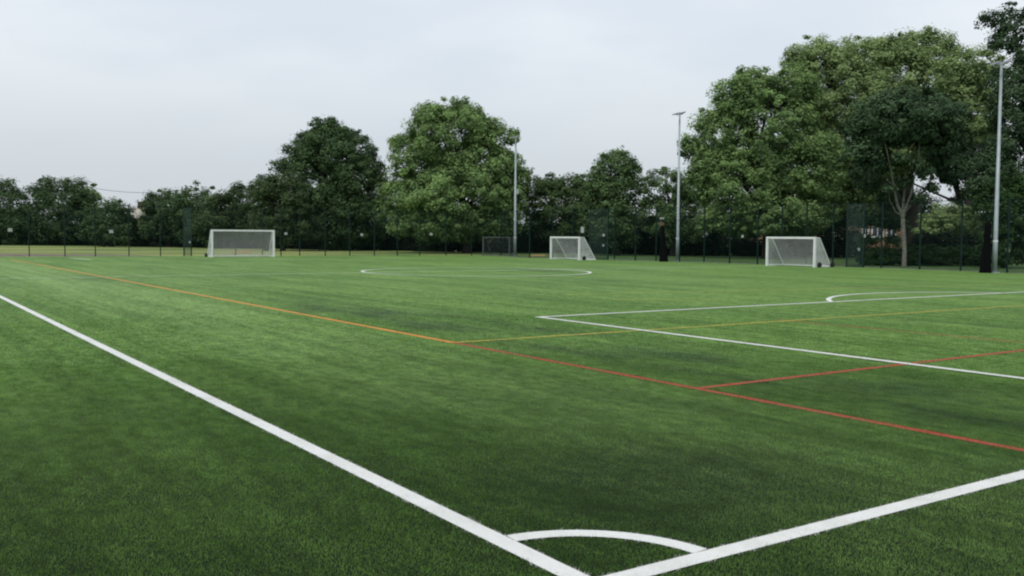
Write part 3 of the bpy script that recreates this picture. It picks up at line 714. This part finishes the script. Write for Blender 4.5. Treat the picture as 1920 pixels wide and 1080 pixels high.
# ------------------------------------------------------------------ houses, bench, cables
def house(label, px0, px1, Y, hw, depth, roofh, wallm, roofm, wins, rz=0.0, loc_y=440):
    a, b = P(px0, loc_y, Y), P(px1, loc_y, Y); W = (b-a).length
    h = thing('house', label, 'house', (a.x, a.y, -.05), rz)
    m_ = MB(); m_.box((W/2, depth/2, hw/2), (W, depth, hw)); m_.build('wall', wallm, h)
    m_ = MB(); e = .35
    for (y0, z0), (y1, z1) in (((-e, hw-.05), (depth/2, hw+roofh)), ((depth+e, hw-.05), (depth/2, hw+roofh))):
        m_.add([(-e, y0, z0), (W+e, y0, z0), (W+e, y1, z1), (-e, y1, z1), (-e, y0, z0+.12), (W+e, y0, z0+.12), (W+e, y1, z1+.12), (-e, y1, z1+.12)],
               [(3, 2, 1, 0), (4, 5, 6, 7), (0, 1, 5, 4), (1, 2, 6, 5), (3, 0, 4, 7)])
    for x in (0.02, W-.02):
        m_.poly([(x, .02, hw), (x, depth-.02, hw), (x, depth/2, hw+roofh)])
    rf = m_.build('roof', roofm, h)
    for i, (cx, cz, ww, wh) in enumerate(wins):
        m_ = MB()
        for sx in (-1, 1): m_.box((cx+sx*(ww/2-.07), -.03, cz), (.14, .08, wh))
        for sz in (-1, 1): m_.box((cx, -.03, cz+sz*(wh/2-.07)), (ww-.285, .08, .14))
        m_.box((cx, -.025, cz), (.08, .06, wh-.285))
        f = m_.build('window', M_FRAME, h)
        m_ = MB(); m_.box((cx, -.012, cz), (ww-.28, .02, wh-.28)); m_.build('pane', M_PANE, f)
        m_ = MB(); m_.box((cx, -.06, cz-wh/2-.04), (ww+.1, .14, .07)); m_.build('sill', M_FRAME, f)
    m_ = MB(); m_.box((W*.2, depth/2, hw+roofh+.35), (.7, .9, 1.6)); m_.box((W*.2, depth/2, hw+roofh+1.2), (.8, 1.0, .12)); m_.build('chimney', wallm, rf)
    return h
kk = 118/F
house('orange brick house with white windows glimpsed left of the pale trunk', 1605, 1720, 118, 5.2, 7, 2.6, M_BRICK, M_TILE,
      [((1645-1605)*kk, 2.75, 1.5, 1.5), ((1671-1605)*kk, 2.75, 1.3, 1.5), ((1700-1605)*kk, 2.75, 1.3, 1.5), ((1622-1605)*kk, 2.75, .9, 1.2)])
house('brick house almost hidden by leaves behind the nearer goal', 1424, 1560, 120, 5.0, 7, 2.4, M_BRICK, M_PALEROOF,
      [((1537-1424)*120/F, 3.0, 1.0, 1.1), ((1478-1424)*120/F, 2.6, 1.6, 1.3), ((1452-1424)*120/F, 2.6, .9, 1.2)])
house('distant brown house with a pale roof in the gap of the tree line', 241, 275, 172, 4.6, 8, 1.9, M_TILE, M_PALEROOF, [(1.6, 3.4, 1.0, 1.0)])
# bench beyond the end fence
p = P(203, 459, 138)
t = thing('bench', 'low dark bench beyond the end fence, under the second sign from the left', 'bench', (p.x, p.y, -.05), 0)
mb = MB()
for y in (-.16, 0, .16): mb.box((0, y, .46), (2.6, .13, .05))
mb.build('seat', M_BENCH, t)
for x in (-1, 1):
    mb = MB(); mb.box((x, 0, .215), (.1, .4, .43)); mb.build('leg', M_BENCH, t)
mb = MB()
for zz in (.68, .86): mb.box((0, .25, zz), (2.6, .05, .13))
mb.build('backrest', M_BENCH, t)
for x in (-1, 1):
    mb = MB(); mb.box((x, .21, .62), (.08, .04, .7)); mb.build('back_post', M_BENCH, t)
tree('bush', 'small dark cone shaped bush behind the low dark bench', 'bush', [(204, 452, 12, 8), (205, 444, 8, 9)], 139.5, LM_HEDGE, .25, .6, 46, crown_part='foliage')
# cables across the gap in the trees
pa, pb = P(163, 350, 150), P(330, 357, 150)
cb = MB(); cb.tube([pa.lerp(pb, k/16)-Vector((0, 0, .6*4*(k/16)*(1-k/16))) for k in range(17)], .035, 5)
for lb, q in (('timber pole carrying the cable, hidden in the slim olive tree', pa), ('timber pole carrying the cable, hidden in the dark round topped tree', pb)):
    t = thing('utility_pole', lb, 'utility pole', (q.x, q.y, -.05), 0, 'utility poles')
    mb = MB(); mb.tube([(0, 0, 0), (0, 0, q.z+.15)], [.14, .09], 8); mb.build('pole', M_WOODPOLE, t)
    mb = MB(); mb.box((0, -.0, q.z-.05), (1.0, .26, .12)); mb.build('crossarm', M_WOODPOLE, t)
c_ = cb.build('overhead_cable', M_CABLE); c_['label'] = 'thin overhead cable crossing the gap in the tree line'; c_['category'] = 'cable'
q = P(243, 380, 165); t = thing('aerial_pole', 'thin dark pole standing up in the gap of the tree line', 'pole', (q.x, q.y, -.05))
mb = MB(); mb.tube([(0, 0, 0), (0, 0, q.z)], [.12, .06], 8); mb.build('pole', M_WOODPOLE, t)
mb = MB(); mb.box((0, 0, q.z-.3), (.9, .06, .06)); mb.build('crossarm', M_WOODPOLE, t)

# ------------------------------------------------------------------ sky and light
SUN_EL, SUN_AZ = R(60), R(-150)          # behind the camera's left shoulder, veiled by cloud
w = bpy.data.worlds.new('World'); S.world = w; w.use_nodes = True
nt = w.node_tree; nt.nodes.clear()
out = nt.nodes.new('ShaderNodeOutputWorld'); bg = nt.nodes.new('ShaderNodeBackground')
sky = nt.nodes.new('ShaderNodeTexSky'); sky.sky_type = 'NISHITA'; sky.sun_disc = False
sky.sun_elevation = SUN_EL; sky.sun_rotation = SUN_AZ; sky.dust_density = 2.0
tc = nt.nodes.new('ShaderNodeTexCoord')
nrm = nt.nodes.new('ShaderNodeVectorMath'); nrm.operation = 'NORMALIZE'; nt.links.new(tc.outputs['Generated'], nrm.inputs[0])
sep = nt.nodes.new('ShaderNodeSeparateXYZ'); nt.links.new(nrm.outputs[0], sep.inputs[0])
zz = math_(nt, 'MAXIMUM', sep.outputs[2], 0.0)
den = math_(nt, 'ADD', zz, .34)
cmb = nt.nodes.new('ShaderNodeCombineXYZ')
nt.links.new(math_(nt, 'DIVIDE', sep.outputs[0], den), cmb.inputs[0]); nt.links.new(math_(nt, 'DIVIDE', sep.outputs[1], den), cmb.inputs[1])
c1 = noise(nt, scaled(nt, cmb.outputs[0], (1.1, 1.3, 1)), 1.0, 4, .42)
c2 = noise(nt, scaled(nt, cmb.outputs[0], (3.2, 4.5, 1)), 1.0, 5, .5)
f = mapr(nt, math_(nt, 'ADD', math_(nt, 'MULTIPLY', c1, .82), math_(nt, 'MULTIPLY', c2, .18)), .39, .61)
cl = mix(nt, f, (7.0, 7.65, 8.4, 1), (8.6, 9.0, 9.35, 1))
hz = mapr(nt, zz, .02, .24)
cl = mix(nt, hz, (5.9, 6.4, 6.85, 1), cl)
fin = mix(nt, .90, sky.outputs[0], cl)
nt.links.new(fin, bg.inputs[0]); bg.inputs[1].default_value = .1
nt.links.new(bg.outputs[0], out.inputs[0])
sl = bpy.data.lights.new('sun', 'SUN'); sl.energy = 1.5; sl.angle = R(14); sl.color = (1, .96, .9)
so = bpy.data.objects.new('sun', sl); COL.objects.link(so)
sd = Vector((math.sin(SUN_AZ)*math.cos(SUN_EL), math.cos(SUN_AZ)*math.cos(SUN_EL), math.sin(SUN_EL)))
so.rotation_euler = (-sd).to_track_quat('-Z', 'Y').to_euler(); so.location = sd*60

S.view_settings.view_transform = 'Standard'; S.view_settings.look = 'None'; S.view_settings.exposure = .12; S.view_settings.gamma = 1
S.render.engine = 'CYCLES'
S.cycles.use_denoising = True
S.cycles.max_bounces = 6; S.cycles.transparent_max_bounces = 4
S.render.filter_size = 1.9
try: S.cycles.pixel_filter_type = 'BLACKMAN_HARRIS'; S.cycles.filter_width = 2.2
except Exception: pass
